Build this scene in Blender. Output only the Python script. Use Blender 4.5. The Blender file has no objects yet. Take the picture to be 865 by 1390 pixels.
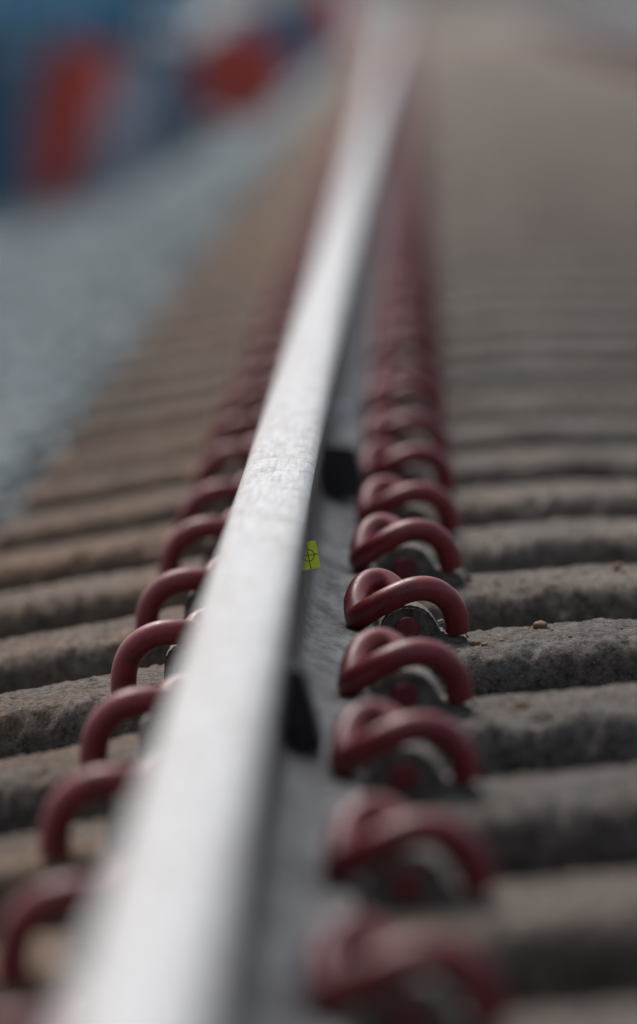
import bpy, bmesh, math, random
import numpy as np
from mathutils import Vector, Matrix, noise
random.seed(7)
rng = np.random.default_rng(7)
scene = bpy.context.scene
scene.view_settings.view_transform = 'Standard'
scene.view_settings.look = 'None'
scene.view_settings.exposure = 0

# ------------------------------------------------------------ materials
def new_mat(name):
    m = bpy.data.materials.new(name); m.use_nodes = True
    nt = m.node_tree
    return m, nt, nt.nodes['Principled BSDF']
def N(nt, t, **kw):
    n = nt.nodes.new(t)
    for k, v in kw.items(): setattr(n, k, v)
    return n
def coords(nt, scale=(1,1,1), src='Object', rnd=0.0):
    tc = N(nt, 'ShaderNodeTexCoord'); mp = N(nt, 'ShaderNodeMapping')
    mp.inputs['Scale'].default_value = scale
    nt.links.new(tc.outputs[src], mp.inputs['Vector'])
    if rnd:
        oi = N(nt, 'ShaderNodeObjectInfo'); mu = N(nt, 'ShaderNodeMath', operation='MULTIPLY')
        mu.inputs[1].default_value = rnd
        nt.links.new(oi.outputs['Random'], mu.inputs[0])
        nt.links.new(mu.outputs[0], mp.inputs['Location'])
    return mp.outputs[0]
def noise_tex(nt, vec, scale, detail=6, rough=.6):
    n = N(nt, 'ShaderNodeTexNoise')
    n.inputs['Scale'].default_value = scale; n.inputs['Detail'].default_value = detail
    n.inputs['Roughness'].default_value = rough
    nt.links.new(vec, n.inputs['Vector']); return n.outputs['Fac']
def ramp(nt, fac, stops):
    r = N(nt, 'ShaderNodeValToRGB')
    el = r.color_ramp.elements
    while len(el) < len(stops): el.new(.5)
    for e, (p, c) in zip(el, stops):
        e.position = p; e.color = (*c, 1) if len(c) == 3 else c
    nt.links.new(fac, r.inputs[0]); return r.outputs[0]
def mix(nt, fac, a, b, mode='MIX'):
    m = N(nt, 'ShaderNodeMix', data_type='RGBA', blend_type=mode)
    for sock, v in ((m.inputs[0], fac), (m.inputs[6], a), (m.inputs[7], b)):
        if hasattr(v, 'links') or hasattr(v, 'is_linked'): nt.links.new(v, sock)
        elif isinstance(v, (int, float)): sock.default_value = v
        else: sock.default_value = (*v, 1)
    return m.outputs[2]
def bump(nt, bs, h, strength, dist):
    b = N(nt, 'ShaderNodeBump'); b.inputs['Strength'].default_value = strength
    b.inputs['Distance'].default_value = dist
    nt.links.new(h, b.inputs['Height']); nt.links.new(b.outputs[0], bs.inputs['Normal'])
g = lambda v: (v, v, v)

def mat_concrete():
    m, nt, bs = new_mat('weathered_concrete')
    v = coords(nt, rnd=40)
    big = noise_tex(nt, v, 9, 5, .6)
    mid = noise_tex(nt, v, 85, 9, .82)
    fine = noise_tex(nt, v, 420, 5, .75)
    base = ramp(nt, big, [(.3, (.25,.225,.20)), (.5, (.38,.355,.325)), (.72, (.52,.50,.47))])
    spk = ramp(nt, mid, [(.40, (.09,.078,.072)), (.49, (.62,.60,.59)), (.58, (1,1,1))])
    c = mix(nt, .88, base, spk, 'MULTIPLY')
    tc = N(nt, 'ShaderNodeTexCoord'); sx = N(nt, 'ShaderNodeSeparateXYZ')
    nt.links.new(tc.outputs['Object'], sx.inputs[0])
    mr = N(nt, 'ShaderNodeMapRange'); mr.inputs[1].default_value = .15; mr.inputs[2].default_value = -.12
    mr.inputs[3].default_value = .20; mr.inputs[4].default_value = .85
    nt.links.new(sx.outputs[0], mr.inputs[0])
    rn = noise_tex(nt, coords(nt, (1,1,1), rnd=17), 6, 6, .65)
    rm = ramp(nt, rn, [(.34, g(0)), (.58, g(1))])
    mu = N(nt, 'ShaderNodeMath', operation='MULTIPLY')
    nt.links.new(rm, mu.inputs[0]); nt.links.new(mr.outputs[0], mu.inputs[1])
    c = mix(nt, mu.outputs[0], c, mix(nt, ramp(nt,mid,[(.38,g(0)),(.6,g(1))]), (.16,.085,.05), (.60,.41,.275)))
    vo = N(nt, 'ShaderNodeTexVoronoi'); vo.inputs['Scale'].default_value = 120
    nt.links.new(v, vo.inputs['Vector'])
    sp = ramp(nt, vo.outputs['Distance'], [(.12, g(.22)), (.27, g(1))])
    c = mix(nt, .55, c, sp, 'MULTIPLY')
    vo2 = N(nt, 'ShaderNodeTexVoronoi'); vo2.inputs['Scale'].default_value = 170
    nt.links.new(v, vo2.inputs['Vector'])
    ag = ramp(nt, vo2.outputs['Distance'], [(.14, g(.7)), (.24, g(0))])
    c = mix(nt, ag, c, (.50,.45,.41))
    low_z = N(nt,'ShaderNodeMath',operation='MULTIPLY_ADD'); nt.links.new(big,low_z.inputs[0]); low_z.inputs[1].default_value=.02; nt.links.new(sx.outputs[2],low_z.inputs[2])
    shade_grime = N(nt,'ShaderNodeMapRange'); shade_grime.inputs[1].default_value=.0; shade_grime.inputs[2].default_value=-.035; shade_grime.inputs[4].default_value=.62
    nt.links.new(low_z.outputs[0],shade_grime.inputs[0])
    c = mix(nt, shade_grime.outputs[0], c, mix(nt, mid, (.035,.028,.022), (.15,.12,.095)))  # lower sleeper faces: shade put into the colour, along with grime
    oi = N(nt, 'ShaderNodeObjectInfo')
    tone = ramp(nt, oi.outputs['Random'], [(0, (.80,.79,.78)), (.5, (1,.98,.95)), (1, (1.0,.92,.86))])
    c = mix(nt, 1, c, tone, 'MULTIPLY')
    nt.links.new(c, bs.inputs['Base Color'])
    bs.inputs['Roughness'].default_value = .92
    ad = N(nt, 'ShaderNodeMath', operation='ADD')
    nt.links.new(mid, ad.inputs[0]); nt.links.new(fine, ad.inputs[1])
    ad2 = N(nt, 'ShaderNodeMath', operation='ADD')
    nt.links.new(ad.outputs[0], ad2.inputs[0]); nt.links.new(ramp(nt,vo.outputs['Distance'],[(.08,g(0)),(.3,g(.5))]), ad2.inputs[1])
    bump(nt, bs, ad2.outputs[0], 1.0, .007)
    return m
def mat_red(name='red_painted_steel'):
    m, nt, bs = new_mat(name)
    v = coords(nt, rnd=20)
    n = noise_tex(nt, v, 55, 6, .6)
    c = ramp(nt, n, [(.3, (.115,.011,.016)), (.55, (.19,.018,.025)), (.8, (.23,.030,.036))])
    d = noise_tex(nt, v, 150, 6, .72)
    dm = ramp(nt, d, [(.60, g(0)), (.69, g(.9))])
    c = mix(nt, dm, c, (.10,.05,.04))
    geo = N(nt, 'ShaderNodeNewGeometry'); sx = N(nt, 'ShaderNodeSeparateXYZ')
    nt.links.new(geo.outputs['Normal'], sx.inputs[0])
    up = N(nt,'ShaderNodeMapRange'); up.inputs[1].default_value=.2; up.inputs[2].default_value=1; up.inputs[4].default_value=.12
    nt.links.new(sx.outputs[2], up.inputs[0])
    du = N(nt,'ShaderNodeMath',operation='MULTIPLY'); nt.links.new(up.outputs[0],du.inputs[0]); nt.links.new(n,du.inputs[1])
    c = mix(nt, du.outputs[0], c, (.33,.22,.20))
    nt.links.new(c, bs.inputs['Base Color'])
    r = ramp(nt, d, [(.3, g(.25)), (.65, g(.5))]); nt.links.new(r, bs.inputs['Roughness'])
    bump(nt, bs, d, .2, .001)
    return m
def mat_cast():
    m, nt, bs = new_mat('cast_iron_dusty')
    v = coords(nt, rnd=20)
    n = noise_tex(nt, v, 90, 7, .75)
    c = ramp(nt, n, [(.3, (.045,.038,.033)), (.5, (.14,.13,.115)), (.72, (.28,.262,.235))])
    nt.links.new(c, bs.inputs['Base Color']); bs.inputs['Roughness'].default_value = .85
    bump(nt, bs, n, 1, .003)
    return m
def mat_railtop():
    m, nt, bs = new_mat('worn_rail_steel')
    v = coords(nt, (1,.03,1)); v2 = coords(nt, (1,.30,1))
    st = noise_tex(nt, v, 300, 5, .6)
    bl = noise_tex(nt, v2, 38, 8, .74)
    c = ramp(nt, st, [(.3, (.36,.367,.37)), (.6, (.565,.57,.573))])
    bm = ramp(nt, bl, [(.49, g(0)), (.63, g(1))])
    mm = N(nt, 'ShaderNodeMath', operation='MULTIPLY'); mm.inputs[1].default_value = .6
    nt.links.new(bm, mm.inputs[0])
    c = mix(nt, mm.outputs[0], c, (.25,.20,.16))
    tc = coords(nt); sx = N(nt,'ShaderNodeSeparateXYZ'); nt.links.new(tc, sx.inputs[0])
    wob = N(nt,'ShaderNodeMath',operation='MULTIPLY_ADD'); nt.links.new(bl,wob.inputs[0]); wob.inputs[1].default_value=.012
    nt.links.new(sx.outputs[0],wob.inputs[2])
    band = N(nt,'ShaderNodeMapRange'); band.inputs[1].default_value=-.139; band.inputs[2].default_value=-.112
    nt.links.new(wob.outputs[0],band.inputs[0])
    c = mix(nt, band.outputs[0], mix(nt,.6,c,(.24,.205,.18)), c)
    sc = noise_tex(nt, coords(nt,(.15,1,1)), 140, 4, .7)
    c = mix(nt, ramp(nt, sc, [(.57,g(0)),(.66,g(.45))]), c, (.16,.145,.13))
    # long fine scratches
    lg = noise_tex(nt, coords(nt,(1,.012,1)), 900, 2, .5)
    c = mix(nt, ramp(nt, lg, [(.62,g(0)),(.68,g(.5))]), c, (.18,.17,.16))
    nt.links.new(c, bs.inputs['Base Color'])
    bs.inputs['Metallic'].default_value = .75
    r = ramp(nt, bl, [(.3, g(.36)), (.7, g(.62))]); nt.links.new(r, bs.inputs['Roughness'])
    bump(nt, bs, bl, .35, .001)
    return m
def mat_railside():
    m, nt, bs = new_mat('dusty_rail_steel')
    v = coords(nt, (1,.5,1))
    n = noise_tex(nt, v, 25, 7, .65); f = noise_tex(nt, v, 200, 5, .7)
    c = ramp(nt, n, [(.3, (.03,.024,.02)), (.5, (.06,.052,.046)), (.72, (.11,.10,.088))])
    geo = N(nt, 'ShaderNodeNewGeometry'); sx = N(nt, 'ShaderNodeSeparateXYZ')
    nt.links.new(geo.outputs['Normal'], sx.inputs[0])
    up = ramp(nt, sx.outputs[2], [(.55, g(0)), (.9, g(1))])
    blot = noise_tex(nt, coords(nt,(1,.25,1)), 40, 7, .7)
    dust = mix(nt, ramp(nt,blot,[(.36,g(0)),(.56,g(1))]), (.12,.11,.10), mix(nt, f, (.26,.25,.235), (.50,.485,.46)))
    c = mix(nt, up, c, dust)
    nt.links.new(c, bs.inputs['Base Color']); bs.inputs['Roughness'].default_value = .7
    bump(nt, bs, f, .5, .0015)
    return m
def mat_ground():
    m, nt, bs = new_mat('ballast_gravel')
    v = coords(nt)
    vo = N(nt, 'ShaderNodeTexVoronoi'); vo.inputs['Scale'].default_value = 22
    nt.links.new(v, vo.inputs['Vector'])
    n = noise_tex(nt, v, 1.2, 6, .6)
    bw = N(nt, 'ShaderNodeSeparateColor'); nt.links.new(vo.outputs['Color'], bw.inputs[0])
    cool = ramp(nt, bw.outputs[0], [(0, (.14,.172,.18)), (.6, (.235,.275,.287)), (1, (.35,.385,.395))])
    warm = ramp(nt, bw.outputs[0], [(0, (.05,.04,.033)), (.6, (.085,.07,.06)), (1, (.16,.14,.12))])
    dark = ramp(nt, bw.outputs[0], [(0, (.05,.05,.052)), (.6, (.09,.092,.096)), (1, (.15,.15,.155))])
    sx = N(nt, 'ShaderNodeSeparateXYZ'); nt.links.new(v, sx.inputs[0])
    mr = N(nt, 'ShaderNodeMapRange'); mr.inputs[1].default_value = -.75; mr.inputs[2].default_value = -.35
    nt.links.new(sx.outputs[0], mr.inputs[0])
    c = mix(nt, mr.outputs[0], cool, warm)
    m2 = N(nt, 'ShaderNodeMapRange'); m2.inputs[1].default_value = 1.9; m2.inputs[2].default_value = 2.4
    nt.links.new(sx.outputs[0], m2.inputs[0])
    c = mix(nt, m2.outputs[0], c, dark)
    tone = ramp(nt, n, [(.3, g(.75)), (.7, g(1))])
    c = mix(nt, 1, c, tone, 'MULTIPLY')
    nt.links.new(c, bs.inputs['Base Color']); bs.inputs['Roughness'].default_value = .9
    bump(nt, bs, vo.outputs['Distance'], .8, .03)
    return m
def mat_plain(name, col, rough=.5, metal=0, var=.25, sc=8):
    m, nt, bs = new_mat(name)
    n = noise_tex(nt, coords(nt), sc, 6, .6)
    lo = tuple(x*(1-var) for x in col); hi = tuple(min(1, x*(1+var)) for x in col)
    nt.links.new(ramp(nt, n, [(.3, lo), (.7, hi)]), bs.inputs['Base Color'])
    bs.inputs['Roughness'].default_value = rough; bs.inputs['Metallic'].default_value = metal
    return m
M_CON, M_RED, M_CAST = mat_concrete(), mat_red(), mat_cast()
M_TOP, M_SIDE, M_GND = mat_railtop(), mat_railside(), mat_ground()
M_NYL = mat_plain('nylon_insulator', (.06,.055,.05), .6)
M_BLACK = mat_plain('black_rubber', (.012,.012,.013), .6)
M_WHITE = mat_plain('white_plastic', (.6,.66,.7), .5, var=.05)
M_BLUE = mat_plain('blue_paint', (.07,.36,.58), .45, sc=2)
M_DBLUE = mat_plain('dark_blue_paint', (.07,.16,.25), .5, sc=2)
M_RED2 = mat_plain('bright_red_paint', (.88,.115,.08), .5, sc=3)
M_GREY = mat_plain('grey_paint', (.42,.45,.52), .5)
M_WOOD = mat_plain('timber', (.10,.07,.05), .9, sc=5)

# ------------------------------------------------------------ helpers
def obj_from(name, verts, faces, mats, fm=None, smooth=False, sharp=None, link=True):
    me = bpy.data.meshes.new(name)
    me.from_pydata([tuple(map(float, v)) for v in verts], [], faces)
    for m in (mats if isinstance(mats, (list, tuple)) else [mats]): me.materials.append(m)
    if fm is not None: me.polygons.foreach_set('material_index', fm)
    if smooth:
        me.polygons.foreach_set('use_smooth', [True]*len(me.polygons))
        if sharp: me.set_sharp_from_angle(angle=math.radians(sharp))
    me.update()
    if not link: return me
    o = bpy.data.objects.new(name, me); scene.collection.objects.link(o); return o

class MB:   # mesh builder
    def __init__(s): s.v=[]; s.f=[]; s.m=[]
    def add(s, vs, fs, mi=0):
        b=len(s.v); s.v += [tuple(v) for v in vs]
        s.f += [tuple(i+b for i in f) for f in fs]; s.m += [mi]*len(fs)
    def bm(s, bm, mi=0):
        bm.verts.index_update()
        s.add([v.co[:] for v in bm.verts], [[v.index for v in f.verts] for f in bm.faces], mi); bm.free()
    def box(s, lo, hi, mi=0, bev=.0, seg=2):
        bm = bmesh.new(); bmesh.ops.create_cube(bm, size=1)
        c=[(a+b)/2 for a,b in zip(lo,hi)]; d=[b-a for a,b in zip(lo,hi)]
        for v in bm.verts: v.co = Vector((c[i]+v.co[i]*d[i] for i in range(3)))
        if bev: bmesh.ops.bevel(bm, geom=bm.edges[:], offset=bev, segments=seg, affect='EDGES')
        s.bm(bm, mi)
    def prism(s, poly, y0, y1, mi=0, bev=0.0):
        bm = bmesh.new()
        a=[bm.verts.new((x,y0,z)) for x,z in poly]
        f = bm.faces.new(a)
        r = bmesh.ops.extrude_face_region(bm, geom=[f])
        for v in [e for e in r['geom'] if isinstance(e,bmesh.types.BMVert)]: v.co.y = y1
        bmesh.ops.recalc_face_normals(bm, faces=bm.faces[:])
        if bev: bmesh.ops.bevel(bm, geom=bm.edges[:], offset=bev, segments=2, affect='EDGES', clamp_overlap=True)
        s.bm(bm, mi)
    def cyl(s, c, r, h, axis='Z', n=24, mi=0, bev=0):
        bm = bmesh.new(); bmesh.ops.create_cone(bm, cap_ends=True, segments=n, radius1=r, radius2=r, depth=h)
        if bev: bmesh.ops.bevel(bm, geom=[e for e in bm.edges if len(e.link_faces)==2 and e.calc_face_angle(0)>1], offset=bev, segments=2, affect='EDGES')
        R = {'Z':Matrix(), 'Y':Matrix.Rotation(math.pi/2,4,'X'), 'X':Matrix.Rotation(math.pi/2,4,'Y')}[axis]
        bm.transform(Matrix.Translation(c) @ R); s.bm(bm, mi)
    def tube(s, pts, r, n=14, sub=7, mi=0):
        P=[Vector(p) for p in pts]; C=[]
        for i in range(len(P)-1):
            p0=P[max(i-1,0)];p1=P[i];p2=P[i+1];p3=P[min(i+2,len(P)-1)]
            for k in range(sub):
                t=k/sub
                C.append(.5*((2*p1)+(-p0+p2)*t+(2*p0-5*p1+4*p2-p3)*t*t+(-p0+3*p1-3*p2+p3)*t**3))
        C.append(P[-1])
        for _ in range(6):
            C=[C[0]]+[(C[i-1]+C[i]*2+C[i+1])/4 for i in range(1,len(C)-1)]+[C[-1]]
        T=[(C[min(i+1,len(C)-1)]-C[max(i-1,0)]).normalized() for i in range(len(C))]
        nrm=T[0].orthogonal().normalized(); vs=[]
        C2=[C[0]-T[0]*.0012]+C+[C[-1]+T[-1]*.0012]; T2=[T[0]]+T+[T[-1]]; R=[r*.88]+[r]*len(C)+[r*.88]
        for c,t,rr in zip(C2,T2,R):
            nrm=(nrm-t*nrm.dot(t)).normalized(); b=t.cross(nrm)
            for k in range(n):
                a=2*math.pi*k/n; vs.append(c+(nrm*math.cos(a)+b*math.sin(a))*rr)
        fs=[]
        L=len(C2)
        for i in range(L-1):
            for k in range(n):
                fs.append((i*n+k,i*n+(k+1)%n,(i+1)*n+(k+1)%n,(i+1)*n+k))
        fs.append(tuple(reversed(range(n)))); fs.append(tuple((L-1)*n+k for k in range(n)))
        s.add(vs,fs,mi)
    def mesh(s, name, mats, smooth=True, sharp=35, link=True):
        return obj_from(name, s.v, s.f, mats, s.m, smooth, sharp, link)

# ------------------------------------------------------------ track frame
FX, FZ = -.097, -.168
CANT = .098
def TF(u, y, w, a=CANT):
    return (FX+u*math.cos(a)-w*math.sin(a), y, FZ+u*math.sin(a)+w*math.cos(a))
PITCH, Y0 = .65, 6.85

# rails
half=[(.070,.0),(.070,.009),(.0685,.0115),(.064,.0130),(.045,.0170),(.030,.0215),(.020,.0265),(.014,.033),(.0112,.042),
      (.010,.060),(.010,.088),(.0112,.106),(.014,.114),(.019,.1185),(.032,.1225),(.0345,.1245),(.0355,.128),(.0360,.140),(.0360,.146),(.0352,.150),(.0333,.1535),(.0302,.1562),(.026,.1577),(.018,.1585),(.009,.1589)]
prof = half + [(0,.159)] + [(-x,z) for x,z in reversed(half)]
def rail(name, u0, a, worn=1):
    ys=[-4+1.0*i for i in range(40)]+[36+8*i for i in range(30)]
    n=len(prof); vs=[]
    ox,_,oz = TF(u0,0,.009)
    for y in ys:
        for (x,z) in prof:
            if z>.118 and x*worn>0: x*=.78      # side-worn gauge face
            vs.append((ox+x*math.cos(a)-z*math.sin(a), y, oz+x*math.sin(a)+z*math.cos(a)))
    fs=[];fm=[]
    for i in range(len(ys)-1):
        for k in range(n):
            k2=(k+1)%n
            fs.append((i*n+k,(i+1)*n+k,(i+1)*n+k2,i*n+k2))
            zz=(prof[k][1]+prof[k2][1])/2
            fm.append(0 if zz>.1515 else 1)
    fs.append(tuple(range(n))); fm.append(1)
    o=obj_from(name,vs,fs,[M_TOP,M_SIDE],fm,True,40)
    bm=bmesh.new(); bm.from_mesh(o.data); bmesh.ops.recalc_face_normals(bm,faces=bm.faces[:]); bm.to_mesh(o.data); bm.free()
    return o
rail('steel_rail', 0, .052, 1)
rail('steel_rail', 1.505, .145, -1)

# sleepers
def sleeper_mesh(seed):
    ks=[(-.130,-.20),(-.126,-.12),(-.121,-.06),(-.118,-.035),(-.1155,-.020),(-.113,-.011),(-.108,-.0045),(-.101,-.0012),(-.090,0),
        (-.05,.0008),(-.025,.001),(0,.001),(.025,.001),(.05,.0008),(.090,0),(.101,-.0012),(.108,-.0045),(.113,-.011),(.1155,-.020),(.118,-.035),(.121,-.06),(.126,-.12),(.130,-.2)]
    kk=[]
    for a,b in zip(ks[:-1],ks[1:]):
        d=math.hypot(a[0]-b[0],a[1]-b[1]); m=max(1,int(d/(.005 if a[1]>-.06 else .02)))
        for j in range(m): kk.append((a[0]+(b[0]-a[0])*j/m, a[1]+(b[1]-a[1])*j/m))
    kk.append(ks[-1])
    us=list(np.arange(-.385,.36,.004))+list(np.arange(.36,1.85,.05))+[1.86,1.875,1.885]
    us=[-.395,-.390]+us
    vs=[]; n=len(kk)
    off=Vector((seed*3.1,seed*1.7,seed*.9))
    for u in us:
        drop=0
        if u<-.08: drop=-.080*(-.08-u)
        if u>.27 and u<1.2: drop=-.10*min(u-.27,.2) if u<.75 else -.10*max(0,min(1.2-u,.2))
        if u>1.68: drop=-.115*(u-1.68)
        e=min(u+.395,1.885-u); sh=1-max(0,(.012-e))/.012*.06
        endw=-max(0,.012-e)*.8
        for (yy,w) in kk:
            p=Vector((u,yy,w))
            q=p*14+off
            d=noise.noise(q)*.0016 + noise.noise(p*70+off)*.0018 + noise.noise(p*150+off)*.0026
            edge=max(0,1-abs(abs(yy)-.108)/.018)
            ch=max(0,noise.noise(p*46+off*2)-.16)*.022*edge
            pit=max(0,noise.noise(p*120+off*3)-.35)*.010
            ny=(abs(yy)/.12)**3*math.copysign(1,yy)
            amp = .45 if abs(u)<.17 and abs(yy)<.09 else 1
            vs.append((u, yy*sh + ((d-pit)*ny if w<-.004 else 0)-ch*math.copysign(.7,yy), w+drop+endw+((d-pit)*amp if w>-.02 else 0)-ch))
    fs=[]
    for i in range(len(us)-1):
        for k in range(n-1):
            fs.append((i*n+k,(i+1)*n+k,(i+1)*n+k+1,i*n+k+1))
    fs.append(tuple(range(n))); fs.append(tuple((len(us)-1)*n+k for k in reversed(range(n))))
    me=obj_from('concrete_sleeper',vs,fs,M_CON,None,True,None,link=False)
    bm=bmesh.new(); bm.from_mesh(me); bmesh.ops.recalc_face_normals(bm,faces=bm.faces[:]); bm.to_mesh(me); bm.free()
    return me
SM=[sleeper_mesh(s) for s in range(5)]

# clip + shoulder
def clip_mesh(sgn):
    b=MB()
    if sgn>0:
        pts=[(.100,-.032,.0205),(.100,.0,.021),(.100,.030,.026),(.0985,.052,.038),(.090,.068,.052),(.077,.071,.0575),(.065,.061,.053),(.0585,.040,.042),
             (.0580,.014,.034),(.0580,-.012,.0320),(.0600,-.030,.034),(.070,-.043,.041),(.088,-.049,.050),(.107,-.048,.0560),(.124,-.043,.0540),(.137,-.036,.0435),(.1425,-.030,.029),(.1432,-.026,.016)]
        b.tube(pts,.0108,18,7,0)
        poly=[(.073,-.004),(.0750,.012)]
        for k in range(0,13):
            a=math.radians(190-k*14.5); poly.append((.1005+.0245*math.cos(a),.0205+.0205*math.sin(a)))
        poly+=[(.130,.014),(.146,.012),(.153,.007),(.155,-.004)]
        b.prism(poly,-.030,.030,1,.003)
        b.prism([(.126,-.004),(.126,.020),(.134,.023),(.150,.011),(.162,-.004)],.018,.036,1,.002)
    else:
        pts=[(.088,-.032,.0205),(.088,.0,.021),(.088,.030,.026),(.086,.052,.036),(.080,.066,.046),(.070,.068,.050),(.062,.058,.046),(.0575,.038,.038),
             (.0570,.014,.033),(.0570,-.010,.032),(.059,-.028,.035),(.068,-.042,.042),(.085,-.050,.0495),(.104,-.052,.0520),(.121,-.050,.0475),(.135,-.045,.036),(.1420,-.040,.020),(.1440,-.036,.002)]
        b.tube(pts,.0112,18,7,0)
        poly=[(.064,-.006),(.0655,.012)]
        for k in range(0,12):
            a=math.radians(190-k*15.5); poly.append((.088+.020*math.cos(a),.0205+.0195*math.sin(a)))
        poly+=[(.112,-.008)]
        b.prism(poly,-.030,.030,1,.003)
    b.box((.050,-.038,.008),(.0725,.040,.0215),2,.002)
    if sgn<0:
        b.v=[(-x,y,z) for x,y,z in b.v]; b.f=[tuple(reversed(f)) for f in b.f]
    return b.mesh('rail_clip',[M_RED,M_CAST,M_NYL],True,38,link=False)
CR,CL=clip_mesh(1),clip_mesh(-1)
def link(name,me,mat,parent=None):
    o=bpy.data.objects.new(name,me); scene.collection.objects.link(o)
    if parent: o.parent=parent
    o.matrix_world=mat; return o
Rc=Matrix.Rotation(-CANT,4,'Y')
pb=MB(); pb.box((-.072,-.085,-.002),(.072,.085,.0095),0,.002); PAD=pb.mesh('rail_pad',[M_NYL],False,None,link=False)
for n in range(-15,190):
    y=Y0+n*PITCH+random.uniform(-.008,.008)*(1 if n else 0)
    base=Matrix.Translation((FX,y,FZ)) @ Rc
    yaw=random.uniform(-.012,.012) if n else 0
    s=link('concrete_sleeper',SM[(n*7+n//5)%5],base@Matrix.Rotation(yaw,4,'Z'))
    for ci,(u0,me,sg) in enumerate(((0,CR,1),(0,CL,-1),(1.505,CR,1),(1.505,CL,-1))):
        if n>110 and ci>1: continue
        dy,dw = (-.065,-.010) if sg<0 else (0,0)
        M=base@Matrix.Translation((u0+random.uniform(-.0015,.0015),dy+random.uniform(-.006,.006),dw))@Matrix.Rotation(random.uniform(-.05,.05),4,'Z')@Matrix.Rotation(random.uniform(-.035,.035),4,'Y')
        near = n<=30 and ci<2
        o=link('rail_clip' if near else 'clip',me,M)
        if not near:
            o.parent=s; o.matrix_parent_inverse=s.matrix_world.inverted(); o.matrix_world=M
    if n<60:
        o=link('rail_pad_part',PAD,base); o.parent=s; o.matrix_parent_inverse=s.matrix_world.inverted(); o.matrix_world=base

# ------------------------------------------------------------ ground
def gz(x):
    xs=[-700,-8,-2.1,-1.7,-.62,-.46,-.38,1.80,1.95,2.4,4.2,9,700]
    zs=[-1.1,-.95,-.90,-.84,-.33,-.30,-.315,-.105,-.06,-.05,-.8,-.9,-1.1]
    return np.interp(x,xs,zs)
gx=np.concatenate([[-700,-300,-120,-50,-25,-14],np.arange(-9,-2.2,.4),np.arange(-2.2,2.6,.04),np.arange(2.6,9,.4),[14,25,50,120,300,700]])
gy=np.concatenate([[-300,-100,-40,-15,-8],np.arange(-4,20,.05),np.arange(20,50,.3),np.arange(50,140,2),[160,200,260,350,500,800,1400,2500]])
GX,GY=np.meshgrid(gx,gy)
GZ=gz(GX)
nz=np.zeros_like(GZ); near=(np.abs(GX)<2.7)&(GY>-5)&(GY<50)
nz[near]=rng.normal(0,.008,near.sum())
GZ=GZ+nz
vs=np.stack([GX,GY,GZ],-1).reshape(-1,3); W=len(gx);H=len(gy)
fs=[(j*W+i,j*W+i+1,(j+1)*W+i+1,(j+1)*W+i) for j in range(H-1) for i in range(W-1)]
obj_from('ground',vs,fs,M_GND,None,False)

def stones(name,count,xr,yr,rr,mat,lift=.0):
    bm=bmesh.new(); bmesh.ops.create_icosphere(bm,subdivisions=1,radius=1)
    bv=np.array([v.co[:] for v in bm.verts]); bf=np.array([[v.index for v in f.verts] for f in bm.faces]); bm.free()
    V=[];F=[]
    for i in range(count):
        r=rng.uniform(*rr); x=rng.uniform(*xr); y=yr[0]+(yr[1]-yr[0])*rng.random()**1.6
        sc=r*rng.uniform(.6,1.1,3)
        A=rng.normal(size=(3,3)); q,_=np.linalg.qr(A)
        v=(bv*rng.uniform(.78,1.12,(len(bv),1))*sc)@q.T+np.array([x,y,float(gz(x))+r*.35+lift])
        V.append(v); F.append(bf+i*len(bv))
    return obj_from(name,np.concatenate(V),[tuple(int(k) for k in f) for f in np.concatenate(F)],mat,None,False)
def mat_stone():
    m,nt,bs=new_mat('granite_ballast')
    geo=N(nt,'ShaderNodeNewGeometry')
    c=ramp(nt,geo.outputs['Random Per Island'],[(0,(.12,.15,.157)),(.5,(.225,.265,.277)),(.85,(.33,.367,.38)),(1,(.45,.46,.46))])
    tc=coords(nt); sx=N(nt,'ShaderNodeSeparateXYZ'); nt.links.new(tc,sx.inputs[0])
    mr=N(nt,'ShaderNodeMapRange'); mr.inputs[1].default_value=-.6; mr.inputs[2].default_value=-.35; mr.inputs[4].default_value=.85
    nt.links.new(sx.outputs[0],mr.inputs[0])
    n=noise_tex(nt,tc,90,5)
    c=mix(nt,mr.outputs[0],c,(.09,.07,.055)); c=mix(nt,.5,c,ramp(nt,n,[(.3,g(.5)),(.7,g(1))]),'MULTIPLY')
    nt.links.new(c,bs.inputs['Base Color']); bs.inputs['Roughness'].default_value=.85; return m
MST=mat_stone()
stones('ballast_stones',10000,(-2.0,-.5),(2,40),(.018,.034),MST)
stones('ballast_stones',3000,(-.5,1.9),(2,22),(.014,.022),MST,-.012)

def pebble(u,y,r,col):
    bm=bmesh.new(); bmesh.ops.create_icosphere(bm,subdivisions=3,radius=r)
    o=Vector((u*50,y,0))
    for v in bm.verts:
        v.co*=1+.35*noise.noise(v.co/r*1.1+o); v.co.z*=.7
    me=bpy.data.meshes.new('pebble'); bm.to_mesh(me); bm.free(); me.materials.append(col)
    for p in me.polygons: p.use_smooth=True
    ob=bpy.data.objects.new('pebble',me); scene.collection.objects.link(ob); ob.location=TF(u,y,r*.55)
M_PEB=mat_plain('pebble_stone',(.20,.13,.08),.85,sc=120)
M_PEB2=mat_plain('pebble_grey',(.22,.20,.17),.85,sc=120)
for u,yy,r in ((.216,.05,.0062),(.158,-.06,.0045),(.166,-.075,.003),(.30,.65,.005),(.19,-.68,.005),(.175,-.03,.002),(.182,-.05,.0025),(.24,-.07,.002),(.21,.60,.003)):
    pebble(u,Y0+yy,r,M_PEB)
for i in range(46):
    k=random.choice([-1,0,0,0,1,1]); pebble(random.uniform(.17,.33),Y0+k*PITCH+random.uniform(-.08,.09),random.uniform(.0009,.0024),random.choice([M_PEB,M_PEB2]))

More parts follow.
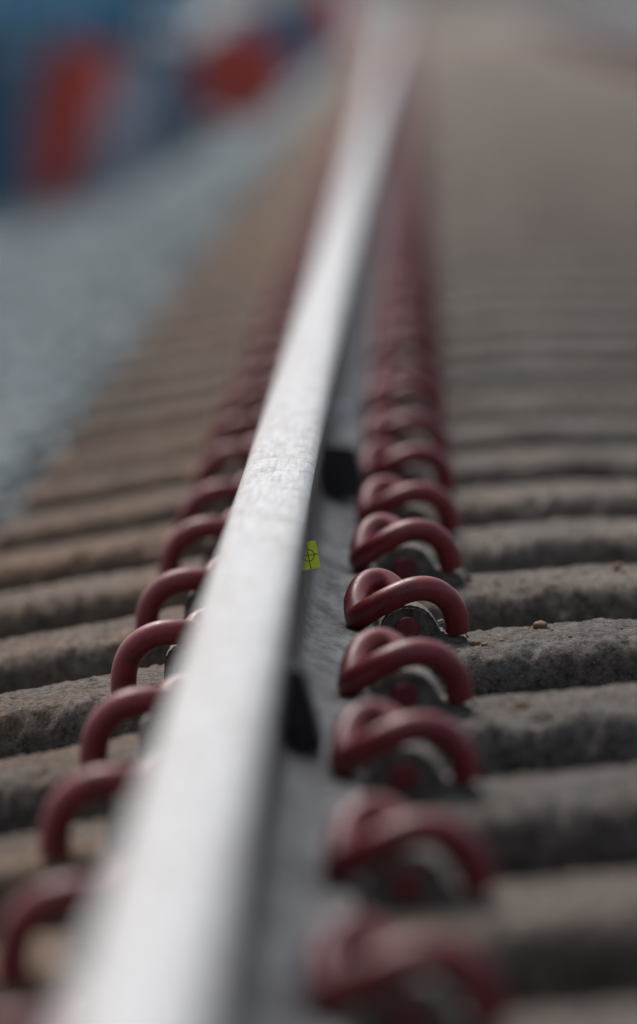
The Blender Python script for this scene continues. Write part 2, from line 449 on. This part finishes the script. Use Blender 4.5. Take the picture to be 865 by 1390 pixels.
# ------------------------------------------------------------ things on the rail web
def on_rail(p,z,a=.052):
    ox,_,oz=TF(0,0,.009); return (ox+p*math.cos(a)-z*math.sin(a), oz+p*math.sin(a)+z*math.cos(a))
def bracket(yc,w,l,top):
    b=MB()
    b.prism([(.011,.036),(.020,.030),(w+.004,.024),(w+.005,.030),(w-.006,top-.004),(.014,top)],yc-l/2,yc+l/2,0,.0015)
    b.cyl((w*.62,yc-l/2-.003,.048),.005,.008,'Y',12,0)
    b.v=[(lambda q:(q[0],y,q[1]))(on_rail(x,z)) for x,y,z in b.v]
    return b.mesh('rail_web_bracket',[M_BLACK],True,35)
bracket(5.66,.036,.08,.088)
bracket(8.45,.054,.12,.085)
b=MB(); b.cyl((-.077,9.1,-.077),.013,.03,'Y',20,0,.003)
b.box((-.092,9.095,-.082),(-.078,9.105,-.072)); b.mesh('cable_connector',[M_WHITE])

def mat_target():
    m,nt,bs=new_mat('yellow_target')
    v=coords(nt); s=N(nt,'ShaderNodeSeparateXYZ'); nt.links.new(v,s.inputs[0])
    def M2(op,a,b=None):
        n=N(nt,'ShaderNodeMath',operation=op)
        for i,q in enumerate((a,b)):
            if q is None: continue
            if isinstance(q,(int,float)): n.inputs[i].default_value=q
            else: nt.links.new(q,n.inputs[i])
        return n.outputs[0]
    ax=M2('LESS_THAN',M2('ABSOLUTE',s.outputs[0]),.0004); az=M2('LESS_THAN',M2('ABSOLUTE',s.outputs[2]),.0004)
    r=M2('SQRT',M2('ADD',M2('MULTIPLY',s.outputs[0],s.outputs[0]),M2('MULTIPLY',s.outputs[2],s.outputs[2])))
    ring=M2('LESS_THAN',M2('ABSOLUTE',M2('SUBTRACT',r,.0050)),.0004)
    k=M2('MAXIMUM',M2('MAXIMUM',ax,az),ring)
    c=mix(nt,k,(.82,.97,.02),(.03,.03,.01)); nt.links.new(c,bs.inputs['Base Color']); bs.inputs['Roughness'].default_value=.4
    return m
b=MB(); b.box((-.0080,-.0008,-.0120),(.0085,.0008,.0120),0,.0003)
b.box((-.0115,-.0008,-.0120),(-.0083,.012,.0120),0,.0003)
t=b.mesh('survey_target',[mat_target()],False,None)
t.location=(-.0822,6.74,-.0712); t.rotation_euler=(-.25,math.radians(-9),math.radians(8))

# ------------------------------------------------------------ siding with bogie wagon
def wagon():
    root=bpy.data.objects.new('freight_wagon',None); scene.collection.objects.link(root)
    L=22.0
    def P(b,name,mats,sh=35):
        o=b.mesh(name,mats,True,sh); o.parent=root
    b=MB(); b.box((-1.25,0,.92),(1.25,L,1.22),0,.02); 
    for i in range(15): b.box((1.251,.5+i*1.5,.75),(1.30,.62+i*1.5,1.20),0,.01)
    b.box((1.1,6.2,.42),(1.22,14.8,.92),1,.03); b.box((-1.22,6.2,.42),(-1.1,14.8,.92),1,.03)
    P(b,'underframe',[M_BLUE,M_DBLUE])
    b=MB(); b.box((-1.3,.3,1.225),(1.3,L-.3,3.1),0,.05)
    for i in range(18): b.box((1.301,.5+i*1.2,1.3),(1.37,.62+i*1.2,3.0),0,.01); b.box((-1.37,.5+i*1.2,1.3),(-1.301,.62+i*1.2,3.0),0,.01)
    P(b,'body',[M_BLUE])
    for bi,yc in enumerate((4.9,19.6)):
        b=MB()
        for sx in (-1,1):
            b.prism([(sx*1.02,.42),(sx*1.16,.42),(sx*1.16,.72),(sx*1.02,.72)],yc-1.35,yc+1.35,0,.03)
            for dy in (-.9,.9): b.box((min(sx*1.0,sx*1.24),yc+dy-.16,.3),(max(sx*1.0,sx*1.24),yc+dy+.16,.62),1,.03)
        b.box((-1.0,yc-.25,.45),(1.0,yc+.25,.9),0,.03)
        P(b,'bogie_frame_%d'%(bi+1),[M_BLUE,M_DBLUE])
        b=MB()
        for dy in (-.9,.9):
            b.cyl((0,yc+dy,.46),.08,1.9,'X',16,0)
            for sx in (-1,1):
                b.cyl((sx*.76,yc+dy,.46),.46,.13,'X',32,0,.01); b.cyl((sx*.72,yc+dy,.46),.49,.03,'X',32,0)
        P(b,'wheelsets_%d'%(bi+1),[M_RED2])
    b=MB()
    for yy,s in ((0,-1),(L,1)):
        b.box((-1.25,min(yy,yy+s*.08)+s*.002,.85),(1.25,max(yy,yy+s*.08)+s*.002,1.2),0,.01)
        for sx in (-.87,.87):
            b.cyl((sx,yy+s*.3,1.05),.09,.45,'Y',16,0); b.cyl((sx,yy+s*.54,1.05),.23,.05,'Y',24,0,.01)
    P(b,'buffer_beams',[M_RED2])
    b=MB(); b.cyl((1.0,9.2,.55),.25,1.2,'Y',20,0,.02); b.cyl((.9,12.2,.55),.22,1.0,'Y',20,0,.02); P(b,'air_tanks',[M_DBLUE])
    return root
yaw=-math.atan(.056)
w=wagon(); w.rotation_euler=(0,0,yaw)
sy=43.0; sxn=-2.95
w.location=(sxn-1.25*math.cos(yaw), sy, -.74)
sd=bpy.data.objects.new('siding_track',None); scene.collection.objects.link(sd)
b=MB()
for sx in (-.75,.75):
    b.prism([(sx+x,z-.159) for x,z in prof[::2]],-9,25,0)
o=b.mesh('rails',[M_SIDE]); o.parent=sd
b=MB()
for i in range(48): b.box((-1.25,-9+i*.7,-.26),(1.25,-8.75+i*.7,-.161),0,.01)
o=b.mesh('timber_sleepers',[M_WOOD]); o.parent=sd
sd.rotation_euler=(0,0,yaw); sd.location=w.location

def drum(x,y,z,mat,lying=False,sc=1,lean=0,slim=1.0,short=1.0):
    b=MB(); r=.29*slim; H=.88*short
    b.cyl((0,0,H/2),r,H,'Z',32,0,.01)
    for h in (.02,.33,.66,.98): b.cyl((0,0,h*H),r+.012,.03,'Z',32,0,.008)
    b.cyl((.15*slim,0,H+.005),.03,.03,'Z',12,0)
    o=b.mesh('steel_drum',[mat]); o.location=(x,y,z); o.scale=(sc,)*3
    if lying: o.rotation_euler=(math.pi/2,0,0); o.location.z+=.30*sc*slim
    if lean: o.rotation_euler=(0,lean,0)
gzf=lambda x: float(gz(x))
drum(-1.24,59,gzf(-1.24)+.02,M_RED2,True,1.2,short=.6)
drum(-.98,101,gzf(-.98),M_RED2)
drum(-2.33,49,-.86,M_RED2,lean=.40,slim=.75,short=1.1)
drum(-1.96,49.6,-.9,M_GREY,sc=.78)
drum(-2.55,48.0,-.9,M_DBLUE); drum(-1.90,53.5,-.9,M_GREY,sc=.95)
drum(-1.82,57.5,-.87,M_DBLUE); drum(-1.75,60,-.86,M_DBLUE,sc=.9); 
drum(-1.30,72,gzf(-1.3),M_DBLUE); drum(-1.10,80,gzf(-1.1),M_DBLUE)

# ------------------------------------------------------------ light
world=bpy.data.worlds.new('World'); scene.world=world; world.use_nodes=True
nt=world.node_tree; bg=nt.nodes['Background']
sky=nt.nodes.new('ShaderNodeTexSky'); sky.sky_type='NISHITA'; sky.sun_disc=False
EL,AZ=math.radians(58),math.radians(-35)
sky.sun_elevation=EL; sky.sun_rotation=AZ
sky.air_density=1.0; sky.dust_density=4.0; sky.ozone_density=1.0
hs=nt.nodes.new('ShaderNodeHueSaturation'); hs.inputs['Saturation'].default_value=.5
nt.links.new(sky.outputs[0],hs.inputs['Color']); nt.links.new(hs.outputs[0],bg.inputs['Color'])
bg.inputs['Strength'].default_value=.145
sun=bpy.data.lights.new('sun','SUN'); sun.energy=2.0; sun.angle=math.radians(22); sun.color=(1,.97,.94)
so=bpy.data.objects.new('sun',sun); scene.collection.objects.link(so)
d=Vector((math.sin(AZ)*math.cos(EL),math.cos(AZ)*math.cos(EL),math.sin(EL)))
so.rotation_euler=d.to_track_quat('Z','Y').to_euler()

# ------------------------------------------------------------ camera
cam=bpy.data.cameras.new('camera'); co=bpy.data.objects.new('camera',cam); scene.collection.objects.link(co)
cam.sensor_fit='VERTICAL'; cam.sensor_height=36; cam.sensor_width=22.4
FP=10780.; cam.lens=36*FP/1390
co.location=(0,0,.413)
co.rotation_euler=(math.pi/2-math.atan(715/FP),0,math.atan(117.5/FP))
cam.clip_start=.05; cam.clip_end=5000
cam.dof.use_dof=True; cam.dof.focus_distance=6.83
cam.dof.aperture_fstop=(cam.lens/1000)/.066
scene.camera=co
